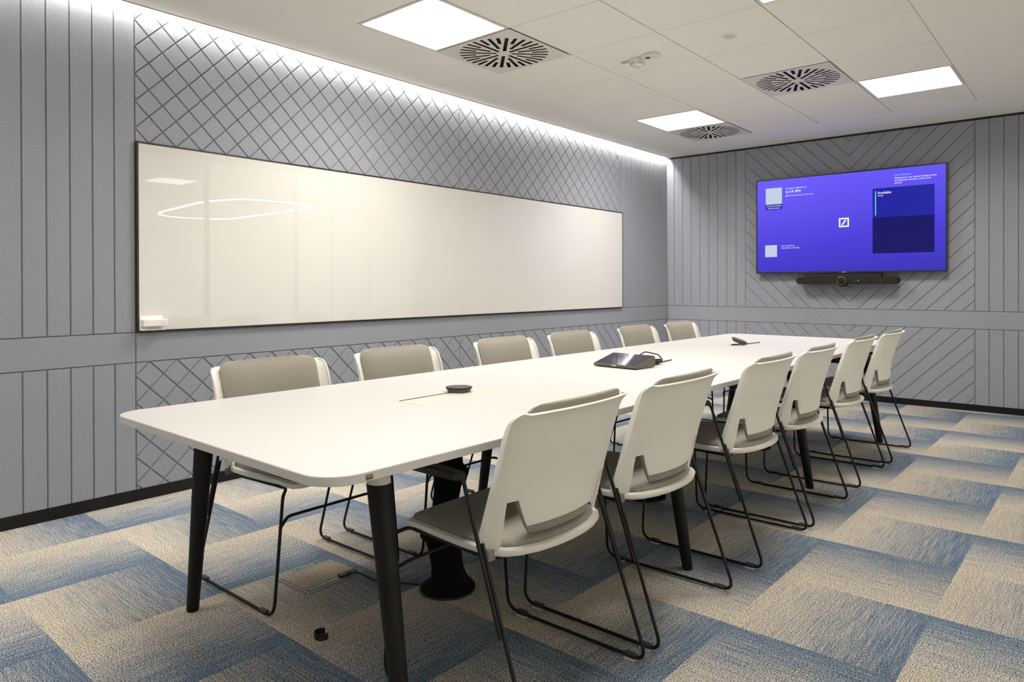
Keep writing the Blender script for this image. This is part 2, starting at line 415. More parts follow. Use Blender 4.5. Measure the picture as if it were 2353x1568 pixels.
# ---- left wall
wl = boxo('wall_left', M['felt'], None, -0.16, -GD, YF-0.1, L+0.16, -0.1, 2.76); tag(wl, kind='structure')
Y1 = 34*D
YS0 = -22                                     # strips left of the board
ZTOP = 2.70
for k in range(YS0, 0):
    add_piece('felt_strip', rect(k*0.1, (k+1)*0.1, Z_GT, ZTOP), 'left', wl)
    add_piece('felt_strip', rect(k*0.1, (k+1)*0.1, 0.0, Z_GB), 'left', wl)
s = (L-Y1)/10
for k in range(10):
    add_piece('felt_strip', rect(Y1+k*s, Y1+(k+1)*s, Z_GT, ZTOP), 'left', wl)
    add_piece('felt_strip', rect(Y1+k*s, Y1+(k+1)*s, 0.0, Z_GB), 'left', wl)
add_piece('felt_band', rect(YS0*0.1, 0, Z_GB, Z_GT), 'left', wl); add_piece('felt_band', rect(0, L, Z_GB, Z_GT), 'left', wl)
boxo('felt_backing', M['felt'], wl, -GD, -0.001, 0.02, Y1-0.02, Z_BB+0.02, Z_BT-0.02)
dia = []
for (za, zb, zr) in ((Z_BT, ZTOP, Z_BT), (0.0, Z_GB, Z_GB)):
    for (ya, yb) in ((0, 17*D), (17*D, 34*D)):
        for n in range(-8, 48):
            for m_ in range(-12, 48):
                ca, cb = (n+m_)*D/2, (n-m_)*D/2+zr
                if ca < ya-D or ca > yb+D or cb < za-D or cb > zb+D: continue
                h = D/2
                p = clip([(ca, cb-h), (ca+h, cb), (ca, cb+h), (ca-h, cb)], ya, yb, za, zb)
                if len(p) >= 3 and area(p) > 3e-4:
                    q = [proj((0, a, b)) for a, b in p]
                    ar = abs(area([(x, y) for x, y, z in q])); cx = sum(x for x, y, z in q)/len(q); cy = sum(y for x, y, z in q)/len(q)
                    if not (-20 < cx < 2380 and -20 < cy < 1590): ar *= 0.01
                    if za < 0.5:      # most of the lower field is hidden behind the table
                        if cb < 0.25 and ca > 0.7: ar *= 0.3
                    if cb > ZC+0.02: ar *= 0.01
                    dia.append((ar, p))
dia.sort(key=lambda t: -t[0])
for ar, p in dia[:300]: add_piece('felt_diamond', p, 'left', wl)
vs_, fs_ = [], []
for ar, p in dia[300:]:
    cx, cy, rel, inn = piece_geo(p)
    if area(inn) < 2e-5: continue
    v, f = piece_verts(rel, inn, 'left'); b0 = len(vs_)
    vs_ += [(a, b+cx, c+cy) for a, b, c in v]; fs_ += [tuple(i+b0 for i in t) for t in f]
me = bpy.data.meshes.new('felt_diamond_field'); me.from_pydata(vs_, [], fs_)
tag(link('felt_diamond_field', me, M['felt'], wl), kind='stuff')

# ---- back wall with chevrons
wb = boxo('wall_back', M['felt'], None, -0.16, XR+0.05, L+GD, L+0.16, -0.1, 2.76); tag(wb, kind='structure')
XA, XM, XB, GB, CP, CZ = 0.929, 1.9625, 2.9905, 0.1043, 0.1428, 0.948
ZT2 = 2.564
def strips_back(xs):
    for a, b in zip(xs, xs[1:]):
        add_piece('felt_strip', rect(a, b, Z_GT, ZT2), 'back', wb); add_piece('felt_strip', rect(a, b, 0.0, Z_GB), 'back', wb)
xs = [XA-k*GB for k in range(0, 9)]; xs = [0.0]+xs[::-1]
strips_back(xs)
xs = [XB+k*GB for k in range(0, 10)]; xs = [x for x in xs if x < XR-0.03]+[XR]
strips_back(xs)
add_piece('felt_band', rect(0, XR, Z_GB, Z_GT), 'back', wb)
for (za, zb) in ((Z_GT, ZT2), (0.0, Z_GB)):
    for sgn, xa, xb in ((-1, XA, XM), (1, XM, XB)):
        for n in range(-16, 14):
            z0 = CZ+n*CP; x0, x1 = XM-1.2, XM+1.2
            if sgn > 0: p = [(XM, z0), (x1, z0+1.2), (x1, z0+1.2+CP), (XM, z0+CP)]
            else: p = [(x0, z0+1.2), (XM, z0), (XM, z0+CP), (x0, z0+1.2+CP)]
            add_piece('felt_chevron', clip(p, xa, xb, za, zb), 'back', wb, XM)
tag(boxo('shadow_gap_strip', M['black_gap'], None, 0.005, XR, L-0.001, L+0.004, ZT2, ZC+0.01), kind='structure')  # flush black strip standing in for the dark shadow gap below the ceiling

# ---- front wall (behind the camera)
tag(boxo('wall_front', M['wall_back'], None, -0.16, XR+0.05, YF-0.12, YF, -0.1, 2.76), kind='structure')

# ---- baseboards
bb = B(); box(bb, -0.001, 0.004, YF, -0.401, 0, 0.062, bev=0.0012); box(bb, -0.001, 0.004, -0.399, L, 0, 0.062, bev=0.0012)
tag(obj('baseboard_left', bb, M['base_black'], None), kind='structure')
tag(obj('baseboard_back', box(B(), 0.004, XR, L-0.004, L+0.001, 0, 0.058, bev=0.0012), M['base_black'], None), kind='structure')

# ---- ceiling: plaster margins, tiles, runners
CX0, CX1 = GX0-2*TILE, GX0+2*TILE
CY0, CY1 = GY0-6*TILE, 5.112
XE = 0.034                                    # edge of the cove slot
cb = B()
for a in ((XE, CX0, YF, L), (CX1, XR, YF, L), (CX0, CX1, YF, CY0), (CX0, CX1, CY1, L)):
    box(cb, a[0], a[1], a[2], a[3], ZC, ZC+0.03)
box(cb, -0.02, XR+0.02, YF, L+0.02, ZC+0.115, ZC+0.14)
box(cb, 0.16, 0.175, YF, L+0.02, ZC+0.02, ZC+0.12)
ceil = obj('ceiling', cb, M['white_ceiling'], None); tag(ceil, kind='structure')
tag(boxo('trim_2', M['tan_edge'], None, XE-0.003, XE+0.006, YF, L-0.004, ZC-0.0035, ZC+0.012), kind='structure')
occ = {(0, -1): 'light', (0, 0): 'diff', (0, 4): 'light', (0, 5): 'diff', (2, 3): 'diff', (3, 4): 'light', (3, 0): 'light', (3, -4): 'light', (0, -6): 'light'}
gapL, gapM, gapC = 0.001, 0.0045, 0.0024
def cell(i, j):
    x0 = CX0+i*TILE+(gapL if i == 0 else gapM); x1 = CX0+(i+1)*TILE-gapM
    y0 = GY0+j*TILE+gapC; y1 = min(GY0+(j+1)*TILE-gapC, CY1-0.0005)
    return x0, x1, y0, y1
for i in range(4):
    for j in range(-6, 6):
        if (i, j) in occ: continue
        x0, x1, y0, y1 = cell(i, j)
        key = ('tile', i == 0, j == 5); me = _cache.get(key)
        cx, cy = (x0+x1)/2, (y0+y1)/2
        if me is None:
            me = finish(box(B(), x0-cx, x1-cx, y0-cy, y1-cy, 0, 0.018, bev=0.001), 'ceiling_tile'); me.materials.append(M['tile']); _cache[key] = me
        link('ceiling_tile', me, None, ceil, (cx, cy, ZC))
for i in range(1, 5):
    boxo('runner', M['runner'], ceil, CX0+i*TILE-0.012, CX0+i*TILE+0.012, CY0, CY1, ZC+0.007, ZC+0.03)
for j in range(-5, 6):
    for i in range(4):
        boxo('cross_tee', M['runner'], ceil, CX0+i*TILE+0.013, CX0+(i+1)*TILE-0.013, GY0+j*TILE-0.01, GY0+j*TILE+0.01, ZC+0.006, ZC+0.03)

# ---- glass partition on the right, with the hall beyond it
wf = B()
ys = [YF+k*(L-YF)/7 for k in range(8)]
for y in ys: box(wf, XR-0.02, XR+0.03, y-0.02, y+0.02, 0, ZC+0.03)
box(wf, XR-0.02, XR+0.03, YF, L, -0.003, 0.05); box(wf, XR-0.02, XR+0.03, YF, L, ZC-0.03, ZC+0.03)
win = obj('window_1', wf, M['frame_black'], None); tag(win, kind='structure')
for a, b in zip(ys, ys[1:]): boxo('pane', M['glass'], win, XR, XR+0.008, a+0.02, b-0.02, 0.05, ZC-0.03)
tag(boxo('floor_hall', M['hallfloor'], None, XR+0.03, 9.3, -4.0, 9.0, -0.12, 0.0), kind='structure')
tag(boxo('ceiling_hall', M['white_ceiling'], None, XR+0.03, 9.3, -4.0, 9.0, 2.75, 2.85), kind='structure')
hw = B(); box(hw, 9.2, 9.3, -4, 9, 0, 2.75); box(hw, XR+0.05, 9.2, 8.9, 9, 0, 2.75); box(hw, XR+0.05, 9.2, -4, -3.9, 0, 2.75)
box(hw, XR-0.02, XR+0.05, L+0.16, 9, 0, 2.85); box(hw, XR-0.02, XR+0.05, -4, YF-0.12, 0, 2.85); box(hw, XR+0.03, XR+0.05, YF-.12, L+.16, ZC+0.03, 2.8)
tag(obj('wall_hall', hw, M['hallwall'], None), kind='structure')

# ================================================================== LIGHTS
lights = {(0, -1): 'square ceiling light panel nearest the whiteboard, cut by the top edge of the photo',
          (0, 4): 'square ceiling light panel near the far left corner, beside a round-slotted air diffuser',
          (3, 4): 'bright ceiling light panel above and in front of the wall screen, at right',
          (3, 0): 'ceiling light panel of which only a sliver shows at the top edge',
          (3, -4): 'assumed ceiling light panel above the near end of the table, out of the picture',  # unseen panel, added to light the near end of the table
          (0, -6): 'assumed dimmer ceiling light panel behind the camera near the felt wall, out of the picture'}  # unseen panel at reduced power, added to brighten the left felt wall
for (i, j), lab in lights.items():
    x0, x1, y0, y1 = cell(i, j); cx, cy = (x0+x1)/2, (y0+y1)/2; hx, hy = (x1-x0)/2, (y1-y0)/2
    r = tag(empty('ceiling_light', (cx, cy, ZC)), lab, 'ceiling light', 'square ceiling light panels')
    f = B(); wd = 0.018
    for a in ((-hx, hx, -hy, -hy+wd), (-hx, hx, hy-wd, hy), (-hx, -hx+wd, -hy+wd, hy-wd), (hx-wd, hx, -hy+wd, hy-wd)): box(f, a[0], a[1], a[2], a[3], -0.001, 0.02)
    obj('frame', f, M['white_metal'], r)
    boxo('diffuser', M['panel_light'], r, -hx+wd, hx-wd, -hy+wd, hy-wd, 0.003, 0.012)
    ld = bpy.data.lights.new('panel_lamp', 'AREA'); ld.shape = 'RECTANGLE'; ld.size = 2*(hx-wd); ld.size_y = 2*(hy-wd); ld.energy = PANEL_W*(0.5 if j == -6 else 1); ld.color = PANEL_C; ld.spread = math.radians(PANEL_SPREAD)
    lo_ = bpy.data.objects.new('panel_lamp', ld); COL.objects.link(lo_); lo_.parent = r; lo_.location = (0, 0, 0.002)
strip = tag(empty('led_strip', (0, 0, 2.606)), 'hidden LED strip washing the top of the felt wall above the whiteboard', 'led light')
boxo('profile', M['white_metal'], strip, 0.006, 0.030, YF+0.02, L-0.02, 0.0, 0.085)
boxo('diffuser', M['led'], strip, 0.010, 0.024, YF+0.03, L-0.03, -0.004, 0.0)
ring = tag(empty('pendant_lamp', (0, 0, 2.3)), 'glowing loop pendant lamp reflected in the white glass board', 'pendant lamp')
loop = [(5.04, 3.86), (5.12, 3.42), (5.55, 3.22), (6.11, 3.19), (7.0, 3.30), (7.87, 3.43), (8.28, 3.75), (8.33, 4.10), (8.2, 4.50), (7.92, 4.68), (7.1, 4.67), (6.3, 4.63), (5.6, 4.60), (5.2, 4.52), (5.06, 4.25)]
sm = []
for k in range(len(loop)):
    p = [Vector((*loop[(k+q) % len(loop)], 0)) for q in (-1, 0, 1, 2)]
    for t in (0, 0.25, 0.5, 0.75):
        sm.append(0.5*((2*p[1])+(-p[0]+p[2])*t+(2*p[0]-5*p[1]+4*p[2]-p[3])*t*t+(-p[0]+3*p[1]-3*p[2]+p[3])*t**3))
rb = B(); n = len(sm); lp = []
for k in range(n):
    tng = (sm[(k+1) % n]-sm[k-1]).normalized(); nr = Vector((-tng.y, tng.x, 0))
    lp.append([rb.verts.new(sm[k]+nr*a+Vector((0, 0, b))) for a, b in ((-0.020, -0.008), (0.020, -0.008), (0.020, 0.008), (-0.020, 0.008))])
for k in range(n):
    for q in range(4): rb.faces.new((lp[k][q], lp[k][(q+1) % 4], lp[(k+1) % n][(q+1) % 4], lp[(k+1) % n][q]))
bmesh.ops.recalc_face_normals(rb, faces=rb.faces[:])
obj('light_loop', rb, M['ring_light'], ring)
for k in (0, 20, 36): obj('hanger', tube(B(), [sm[k], sm[k]+Vector((0, 0, 0.45))], 0.003, 6), M['cable'], ring)
hl = tag(empty('hall_ceiling_light', (7.15, 3.31, 2.75)), 'square ceiling panel of the hall reflected at upper left in the white board', 'ceiling light')
boxo('frame', M['white_metal'], hl, -0.30, 0.30, -0.30, 0.30, -0.015, 0.0); boxo('diffuser', M['hall_dim'], hl, -0.27, 0.27, -0.27, 0.27, -0.02, -0.015)
for k, lab in enumerate(('farthest behind the camera', 'beside the near table end', 'beside the middle of the table', 'level with the wall screen', 'beyond the wall screen')):  # added unseen lamps aimed at the hall wall, bouncing soft fill into the room
    wz = tag(empty('hall_fill_light', (4.50, -2.4+2.3*k, 2.75)), 'added bounce-fill lamp in the hall behind the glass, '+lab, 'ceiling light', 'added hall fill lamps')
    boxo('housing', M['white_metal'], wz, -0.06, 0.06, -0.62, 0.62, -0.09, 0.0)
    ld = bpy.data.lights.new('hall_fill_lamp', 'AREA'); ld.shape = 'RECTANGLE'; ld.size = 0.07; ld.size_y = 1.2; ld.energy = HALL_FILL_W; ld.color = (1.0, 0.94, 0.87); ld.spread = math.radians(120)
    lo_ = bpy.data.objects.new('hall_fill_lamp', ld); COL.objects.link(lo_); lo_.parent = wz; lo_.location = (0.064, 0, -0.05); lo_.rotation_euler = (0, math.radians(-62), 0)

# ================================================================== CEILING FITTINGS
def diffuser_mesh(hx, hy):
    bm = B(); R1 = 0.278; W = 0.0112
    loops = [[(-hx, -hy), (hx, -hy), (hx, hy), (-hx, hy)]]
    for k in range(32):
        a = 2*PI*k/32-0.01; r0 = 0.046 if k % 4 == 0 else (0.092 if k % 4 == 2 else 0.177)
        u = Vector((math.cos(a), math.sin(a))); v = Vector((-u.y, u.x))
        ww = W
        loops.append([tuple(u*r0-v*ww), tuple(u*R1-v*ww), tuple(u*R1+v*ww), tuple(u*r0+v*ww)])
    es = []
    for lp in loops:
        vv = [bm.verts.new((x, y, 0)) for x, y in lp]
        for q in range(4): es.append(bm.edges.new((vv[q], vv[(q+1) % 4])))
    bmesh.ops.triangle_fill(bm, use_beauty=True, edges=es)
    for f in bm.faces:
        if f.normal.z > 0: f.normal_flip()
    ex = bmesh.ops.extrude_face_region(bm, geom=bm.faces[:])
    for v in [g for g in ex['geom'] if isinstance(g, bmesh.types.BMVert)]: v.co.z += 0.0012
    bmesh.ops.recalc_face_normals(bm, faces=bm.faces[:])
    return bm
dlab = {(0, 0): 'square swirl air diffuser right beside the large near ceiling light panel', (0, 5): 'square swirl air diffuser nearest the far left corner of the ceiling',
        (2, 3): 'square swirl air diffuser in the middle of the ceiling, left of the right light panel'}
for (i, j), lab in dlab.items():
    x0, x1, y0, y1 = cell(i, j); cx, cy = (x0+x1)/2, (y0+y1)/2; hx, hy = (x1-x0)/2, (y1-y0)/2
    r = tag(empty('air_diffuser', (cx, cy, ZC)), lab, 'air vent', 'swirl air diffusers')
    me = finish(diffuser_mesh(hx+0.0015, hy+0.001), 'face_plate'); link('face_plate', me, M['white_metal'], r, (0, 0, -0.003))
    pl = B(); a, c = hx-0.012, hy-0.012
    box(pl, -a, a, -c, c, 0.019, 0.021)
    for q in ((-a, a, -c, -c+0.003), (-a, a, c-0.003, c), (-a, -a+0.003, -c, c), (a-0.003, a, -c, c)): box(pl, *q, 0.0, 0.019)
    obj('plenum_box', pl, M['dark_hole'], r)
    obj('hub_screw', lathe(B(), [(0.0, -0.0045), (0.006, -0.0045), (0.007, -0.003)], 12), M['runner'], r)

sd = tag(empty('smoke_detector', (1.552, 2.463, ZC)), 'white domed smoke detector on the ceiling with dark slots', 'smoke detector')
obj('base', lathe(B(), [(0.052, 0.0), (0.054, -0.012), (0.05, -0.022)], 32), M['detector'], sd, smooth=35)
obj('dome', lathe(B(), [(0.05, -0.022), (0.047, -0.034), (0.036, -0.046), (0.016, -0.051), (0.016, -0.056), (0.0, -0.057)], 32), M['detector'], sd, smooth=35)
for zz, rr in ((-0.030, 0.0485), (-0.037, 0.0452)):
    for k in range(5):
        bm = B(); a0 = 2*PI*k/5+0.25
        pts = [(rr*math.cos(a0+q*0.09), rr*math.sin(a0+q*0.09), zz) for q in range(10)]
        obj('slot', tube(bm, pts, 0.0010, 5), M['dark_hole'], sd)
tg = B(); box(tg, -0.115, -0.05, -0.018, 0.02, -0.004, -0.001); obj('tag', tg, M['grey_tag'], sd)
ri = tag(empty('alarm_indicator', (1.665, 2.432, ZC), 0.0), 'small white ceiling indicator with a red lamp, beside the smoke detector', 'indicator')
obj('body', box(B(), -0.052, 0.052, -0.036, 0.036, -0.022, 0.0, bev=0.006, seg=2), M['detector'], ri)
obj('red_lamp', lathe(B(), [(0.0, -0.025), (0.014, -0.025), (0.018, -0.021)], 20, -0.012, -0.012), M['red'], ri)
ps = tag(empty('ceiling_sensor', (2.183, 2.439, ZC)), 'small flat round white presence sensor on a ceiling tile', 'sensor')
obj('rim', lathe(B(), [(0.044, 0.0), (0.044, -0.005), (0.040, -0.008), (0.028, -0.006)], 32), M['detector'], ps, smooth=40)
obj('lens', lathe(B(), [(0.026, -0.006), (0.022, -0.014), (0.012, -0.018), (0.0, -0.019)], 24), M['lensw'], ps, smooth=40)

# ================================================================== WHITEBOARD
wbx = tag(empty('whiteboard', (0.0, 0, 0)), 'long white glass writing board in a thin black frame on the left wall', 'whiteboard')
FW = 0.009
f = B()
box(f, 0.0005, 0.022, 0, Y1, Z_BT-FW, Z_BT); box(f, 0.0005, 0.022, 0, Y1, Z_BB, Z_BB+FW)
box(f, 0.0005, 0.022, 0, FW, Z_BB+FW, Z_BT-FW); box(f, 0.0005, 0.022, Y1-FW, Y1, Z_BB+FW, Z_BT-FW)
obj('frame', f, M['frame_black'], wbx)
py = [FW, 8.5*D, 17*D, 25.5*D, Y1-FW]
for a, b in zip(py, py[1:]): obj('glass_pane', box(B(), 0.004, 0.020, a+0.0003, b-0.0003, Z_BB+FW, Z_BT-FW), M['board'], wbx)
tr = tag(empty('pen_tray', (0.020, 0.010, Z_BB+0.009)), 'small white marker holder clipped to the lower left corner of the board', 'pen tray')
obj('back_plate', box(B(), 0.0005, 0.006, 0.0, 0.118, 0.0, 0.076, bev=0.002), M['tray_w'], tr)
obj('bottom_ledge', box(B(), 0.006, 0.030, 0.0, 0.118, 0.0, 0.006, bev=0.0015), M['tray_w'], tr)
obj('holder_box', box(B(), 0.006, 0.048, 0.004, 0.124, 0.022, 0.058, bev=0.002), M['tray_w'], tr)
obj('line_mark', box(B(), 0.0480, 0.0484, 0.088, 0.118, 0.0395, 0.041), M['grey_tag'], tr)
obj('line_mark', box(B(), 0.0480, 0.0484, 0.092, 0.114, 0.031, 0.033), M['grey_tag'], tr)

# ================================================================== TV AND VIDEO BAR
TX0, TX1, TZ0, TZ1 = 1.079, 2.795, 1.233, 2.207
TY = L-0.085
tvx, tvz = (TX0+TX1)/2, (TZ0+TZ1)/2
tv = tag(empty('wall_screen', (tvx, TY, tvz)), 'large flat wall screen showing a violet-blue meeting room page', 'television')
hw_, hh_ = (TX1-TX0)/2, (TZ1-TZ0)/2
bz = 0.0125
obj('case', box(B(), -hw_, hw_, 0.002, 0.045, -hh_, hh_, bev=0.003), M['tvbezel'], tv)
f = B(); box(f, -hw_, hw_, -0.002, 0.003, hh_-bz, hh_); box(f, -hw_, hw_, -0.002, 0.003, -hh_, -hh_+bz*1.2); box(f, -hw_, -hw_+bz, -0.002, 0.003, -hh_+bz, hh_-bz); box(f, hw_-bz, hw_, -0.002, 0.003, -hh_+bz, hh_-bz)
obj('bezel', f, M['tvbezel'], tv)
scr = obj('screen', box(B(), -hw_+bz, hw_-bz, 0.0, 0.002, -hh_+bz*1.2, hh_-bz), M['screen'], tv)
obj('wall_mount', box(B(), -0.30, 0.30, 0.045, 0.082, -0.22, 0.22), M['black_gap'], tv)
obj('brand_mark', box(B(), -0.02, 0.02, -0.0028, -0.002, -hh_+0.004, -hh_+0.010), M['grey_tag'], tv)
def card(name, mat, x0, x1, z0, z1, r=0.0, dy=0.0006, parent=None):
    bm = B(); x0 -= tvx; x1 -= tvx; z0 -= tvz; z1 -= tvz
    pts = rrect(x0, x1, z0, z1, r, 5) if r else [(x0, z0), (x1, z0), (x1, z1), (x0, z1)]
    f = bm.faces.new([bm.verts.new((x, -dy, z)) for x, z in pts]); bm.normal_update()
    if f.normal.y > 0: f.normal_flip()
    return obj(name, bm, mat, scr)
def text(body, mat, x0, x1, zb, h=None, name='text', bold=0.0, parent=None, dy=0.0016):
    c = bpy.data.curves.new('t', 'FONT'); c.body = body; c.size = 1; c.resolution_u = 3; c.offset = bold
    o = bpy.data.objects.new('t', c); COL.objects.link(o)
    dg = bpy.context.evaluated_depsgraph_get(); me = bpy.data.meshes.new_from_object(o.evaluated_get(dg)); bpy.data.objects.remove(o)
    X = [v.co.x for v in me.vertices]; mn, mxx = min(X), max(X)
    sx = (x1-x0)/(mxx-mn); sy = h/0.72 if h else sx
    for v in me.vertices: v.co = Vector((x0-tvx+(v.co.x-mn)*sx, -dy, zb-tvz+v.co.y*sy))
    me.materials.clear(); return link(name, me, mat, parent or scr)
card('code_card', M['scr_cap'], 1.177, 1.348, 1.891, 2.116, 0.006, 0.0006)
card('blank_code_panel', M['scr_pale'], 1.179, 1.346, 1.947, 2.114, 0.004, 0.0010)
text('Join your meeting', M['scr_white'], 1.192, 1.333, 1.925, 0.013, 'caption_text', 0.01)
text('with this room', M['scr_white'], 1.204, 1.320, 1.901, 0.013, 'caption_text', 0.01)
text('SATURDAY, FEBRUARY 14', M['scr_white'], 1.385, 1.585, 2.091, 0.0125, 'date_text', 0.01)
text('5:19 PM', M['scr_white'], 1.384, 1.526, 2.050, 0.027, 'clock_text', 0.0)
text('5:19 PM', M['scr_white'], 1.3862, 1.5282, 2.0505, 0.027, 'clock_text', 0.0, dy=0.0018)
f = card('room_icon', M['scr_white'], 1.386, 1.400, 2.017, 2.031, 0.003)
text('MTR RO Bucharest 5 5.24 Aslan', M['scr_white'], 1.408, 1.652, 2.017, 0.0135, 'room_text', 0.0)
text('Our Purpose', M['scr_ltblue'], 2.375, 2.510, 2.124, 0.020, 'heading_text', 0.004)
text("Dedicated to our clients' lasting success", M['scr_white'], 2.375, 2.714, 2.098, 0.015, 'purpose_text', 0.01)
text('and financial security at home and', M['scr_white'], 2.375, 2.667, 2.076, 0.015, 'purpose_text', 0.01)
text('abroad.', M['scr_white'], 2.375, 2.438, 2.054, 0.015, 'purpose_text', 0.01)
card('booking_card', M['scr_navy2'], 2.190, 2.697, 1.411, 2.023, 0.010, 0.0006)
card('booking_shade', M['scr_navy'], 2.190, 2.697, 1.411, 1.749, 0.010, 0.0010)
card('status_line', M['scr_cyan'], 2.212, 2.219, 1.770, 2.000, 0.003, 0.0014)
text('Available', M['scr_white'], 2.232, 2.348, 1.969, 0.023, 'status_text', 0.012)
text('All day', M['scr_white'], 2.232, 2.280, 1.947, 0.013, 'status_text', 0.01)
card('blank_code_panel', M['scr_pale'], 1.173, 1.295, 1.404, 1.526, 0.003, 0.0010)
text('Scan the QR for', M['scr_white'], 1.340, 1.473, 1.509, 0.0145, 'hint_text', 0.005)
text('instructions and help', M['scr_white'], 1.340, 1.518, 1.487, 0.0145, 'hint_text', 0.005)
lg = B()
for a in ((1.891, 1.983, 1.750, 1.765), (1.891, 1.983, 1.675, 1.690), (1.891, 1.905, 1.690, 1.750), (1.969, 1.983, 1.690, 1.750)):
    lg.faces.new([lg.verts.new((x-tvx, -0.0012, z-tvz)) for x, z in ((a[0], a[2]), (a[1], a[2]), (a[1], a[3]), (a[0], a[3]))])
lg.faces.new([lg.verts.new((x-tvx, -0.0012, z-tvz)) for x, z in ((1.912, 1.697), (1.930, 1.697), (1.962, 1.743), (1.944, 1.743))])
obj('slash_logo', lg, M['scr_white'], scr)

vb = tag(empty('video_bar', (1.962, L-0.145, 1.159)), 'dark rounded video conference bar mounted below the wall screen', 'video bar')
def slab(prof, y0, y1):
    bm = B(); loft(bm, [[(x, y0, z) for x, z in prof], [(x, y1, z) for x, z in prof]]); bmesh.ops.recalc_face_normals(bm, faces=bm.faces[:]); return bm
hb = slab(rrect(-0.459, 0.459, -0.0355, 0.0355, 0.0345, 8), 0.0, 0.085)
bmesh.ops.bevel(hb, geom=[e for e in hb.edges if all(abs(v.co.y) < 1e-5 for v in e.verts)], offset=0.004, segments=2, affect='EDGES')
obj('body', hb, M['device'], vb, smooth=50)
obj('bracket', box(B(), -0.36, 0.30, 0.06, 0.143, 0.02, 0.066), M['black_gap'], vb)
def disc(name, mat, parent, prof, x, z, n=32):
    bm = lathe(B(), prof, n)
    for v in bm.verts: v.co = Vector((x+v.co.x, -v.co.z, z+v.co.y))
    bmesh.ops.recalc_face_normals(bm, faces=bm.faces[:])
    return obj(name, bm, mat, parent, smooth=40)
cl = disc('camera_housing', M['device'], vb, [(0.056, -0.03), (0.056, 0.004), (0.050, 0.012), (0.044, 0.014)], -0.022, -0.006)
disc('lens_barrel', M['lensring'], vb, [(0.042, 0.01), (0.042, 0.034), (0.037, 0.036), (0.030, 0.026)], -0.026, -0.006)
disc('lens', M['lens'], vb, [(0.030, 0.02), (0.026, 0.030), (0.014, 0.0335), (0.0, 0.0345)], -0.026, -0.006)
disc('status_led', M['green_led'], vb, [(0.005, -0.002), (0.005, 0.001), (0, 0.0012)], 0.118, 0.0, 12)
disc('sensor_hole', M['black_gap'], vb, [(0.006, -0.002), (0.006, 0.0006), (0, 0.0008)], -0.155, 0.0, 12)

# ================================================================== CONFERENCE TABLE
TR = -0.016                                    # slight turn of the table against the room
TOX, TOY, TW, TL = 1.396, -0.625, 1.209, 4.772
tb = tag(empty('conference_table', (TOX, TOY, 0), TR), 'long white conference table with rounded corners and black tapered legs', 'table')
TT = 0.0225
top = B()
o0 = rrect(0.001, TW-0.001, 0.001, TL-0.001, 0.089, 10); o1 = rrect(0, TW, 0, TL, 0.09, 10); o2 = rrect(0.0025, TW-0.0025, 0.0025, TL-0.0025, 0.0875, 10)
loft(top, [[(x, y, TH-TT) for x, y in o0], [(x, y, TH-TT+0.001) for x, y in o1], [(x, y, TH-0.0025) for x, y in o1], [(x, y, TH-0.0008) for x, y in rrect(0.0008, TW-0.0008, 0.0008, TL-0.0008, 0.089, 10)], [(x, y, TH) for x, y in o2]])
obj('table_top', top, M['table_w'], tb)
ly = [0.243, 1.685, 3.125, 4.60]
def leg_bm(x, y, s):
    bm = B(); tilt = 0.155*s; lo = []; zt = TH-TT-0.056
    for z, r in ((0.0, 0.0185), (0.004, 0.0205), (0.30, 0.0260), (zt-0.003, 0.0318), (zt, 0.0300)):
        lo.append([(x+tilt*z+r*math.cos(2*PI*k/24), y+r*math.sin(2*PI*k/24), z) for k in range(24)])
    return loft(bm, lo)
def sleeve_bm(x, y, s):
    bm = B(); tilt = 0.155*s; lo = []; zt = TH-TT-0.056
    for z, r in ((zt-0.0002, 0.0295), (TH-TT, 0.0310)):
        lo.append([(x+tilt*z+r*math.cos(2*PI*k/24), y+r*math.sin(2*PI*k/24), z) for k in range(24)])
    return loft(bm, lo)
for y in ly:
    for x, s in ((0.041, 1), (TW-0.036, -1)):
        lg_ = obj('leg', leg_bm(x, y, s), M['leg'], tb, smooth=40); obj('leg_sleeve', sleeve_bm(x, y, s), M['sleeve'], lg_, smooth=40)
    # under-frame beam joining each pair of legs
    obj('cross_beam', box(B(), 0.16, TW-0.16, y-0.02, y+0.02, TH-TT-0.045, TH-TT-0.0005), M['leg'], tb)
for xx in (0.40, TW-0.40): obj('long_beam', box(B(), xx-0.015, xx+0.015, 0.30, TL-0.30, TH-TT-0.04, TH-TT-0.0008), M['leg'], tb)
# cable flaps in the top
def W2T(x, y):
    dx, dy = x-TOX, y-TOY; c, s_ = math.cos(-TR), math.sin(-TR); return dx*c-dy*s_, dx*s_+dy*c
for (x, y0, y1) in ((2.009, 0.108, 0.487), (2.030, 1.555, 1.945), (2.052, 3.045, 3.425)):
    a = W2T(x, y0); b = W2T(x, y1); cx = (a[0]+b[0])/2; hx = 0.0785
    fl = obj('cable_flap', box(B(), cx-hx, cx+hx, a[1], b[1], TH-0.004, TH+0.0009, bev=0.0006), M['flap'], tb)
    obj('flap_lid', box(B(), cx-hx+0.026, cx+hx-0.006, a[1]+0.006, b[1]-0.006, TH, TH+0.0017, bev=0.0005), M['flap'], fl)
    obj('flap_slot', box(B(), cx-hx+0.011, cx-hx+0.022, a[1]+0.012, b[1]-0.012, TH, TH+0.0014), M['black_gap'], fl)
# badge on the edge
bx_, by_ = W2T(2.606, -0.561)
bg = obj('badge', box(B(), TW-0.0004, TW+0.0009, by_+0.028-0.0095, by_+0.028+0.0095, TH-0.0185, TH-0.0075), M['badge'], tb)
for k in range(5): obj('badge_letter', box(B(), TW+0.0009, TW+0.0012, by_+0.028-0.0068+k*0.0029, by_+0.028-0.0048+k*0.0029, TH-0.0120, TH-0.0102), M['badge_w'], bg)

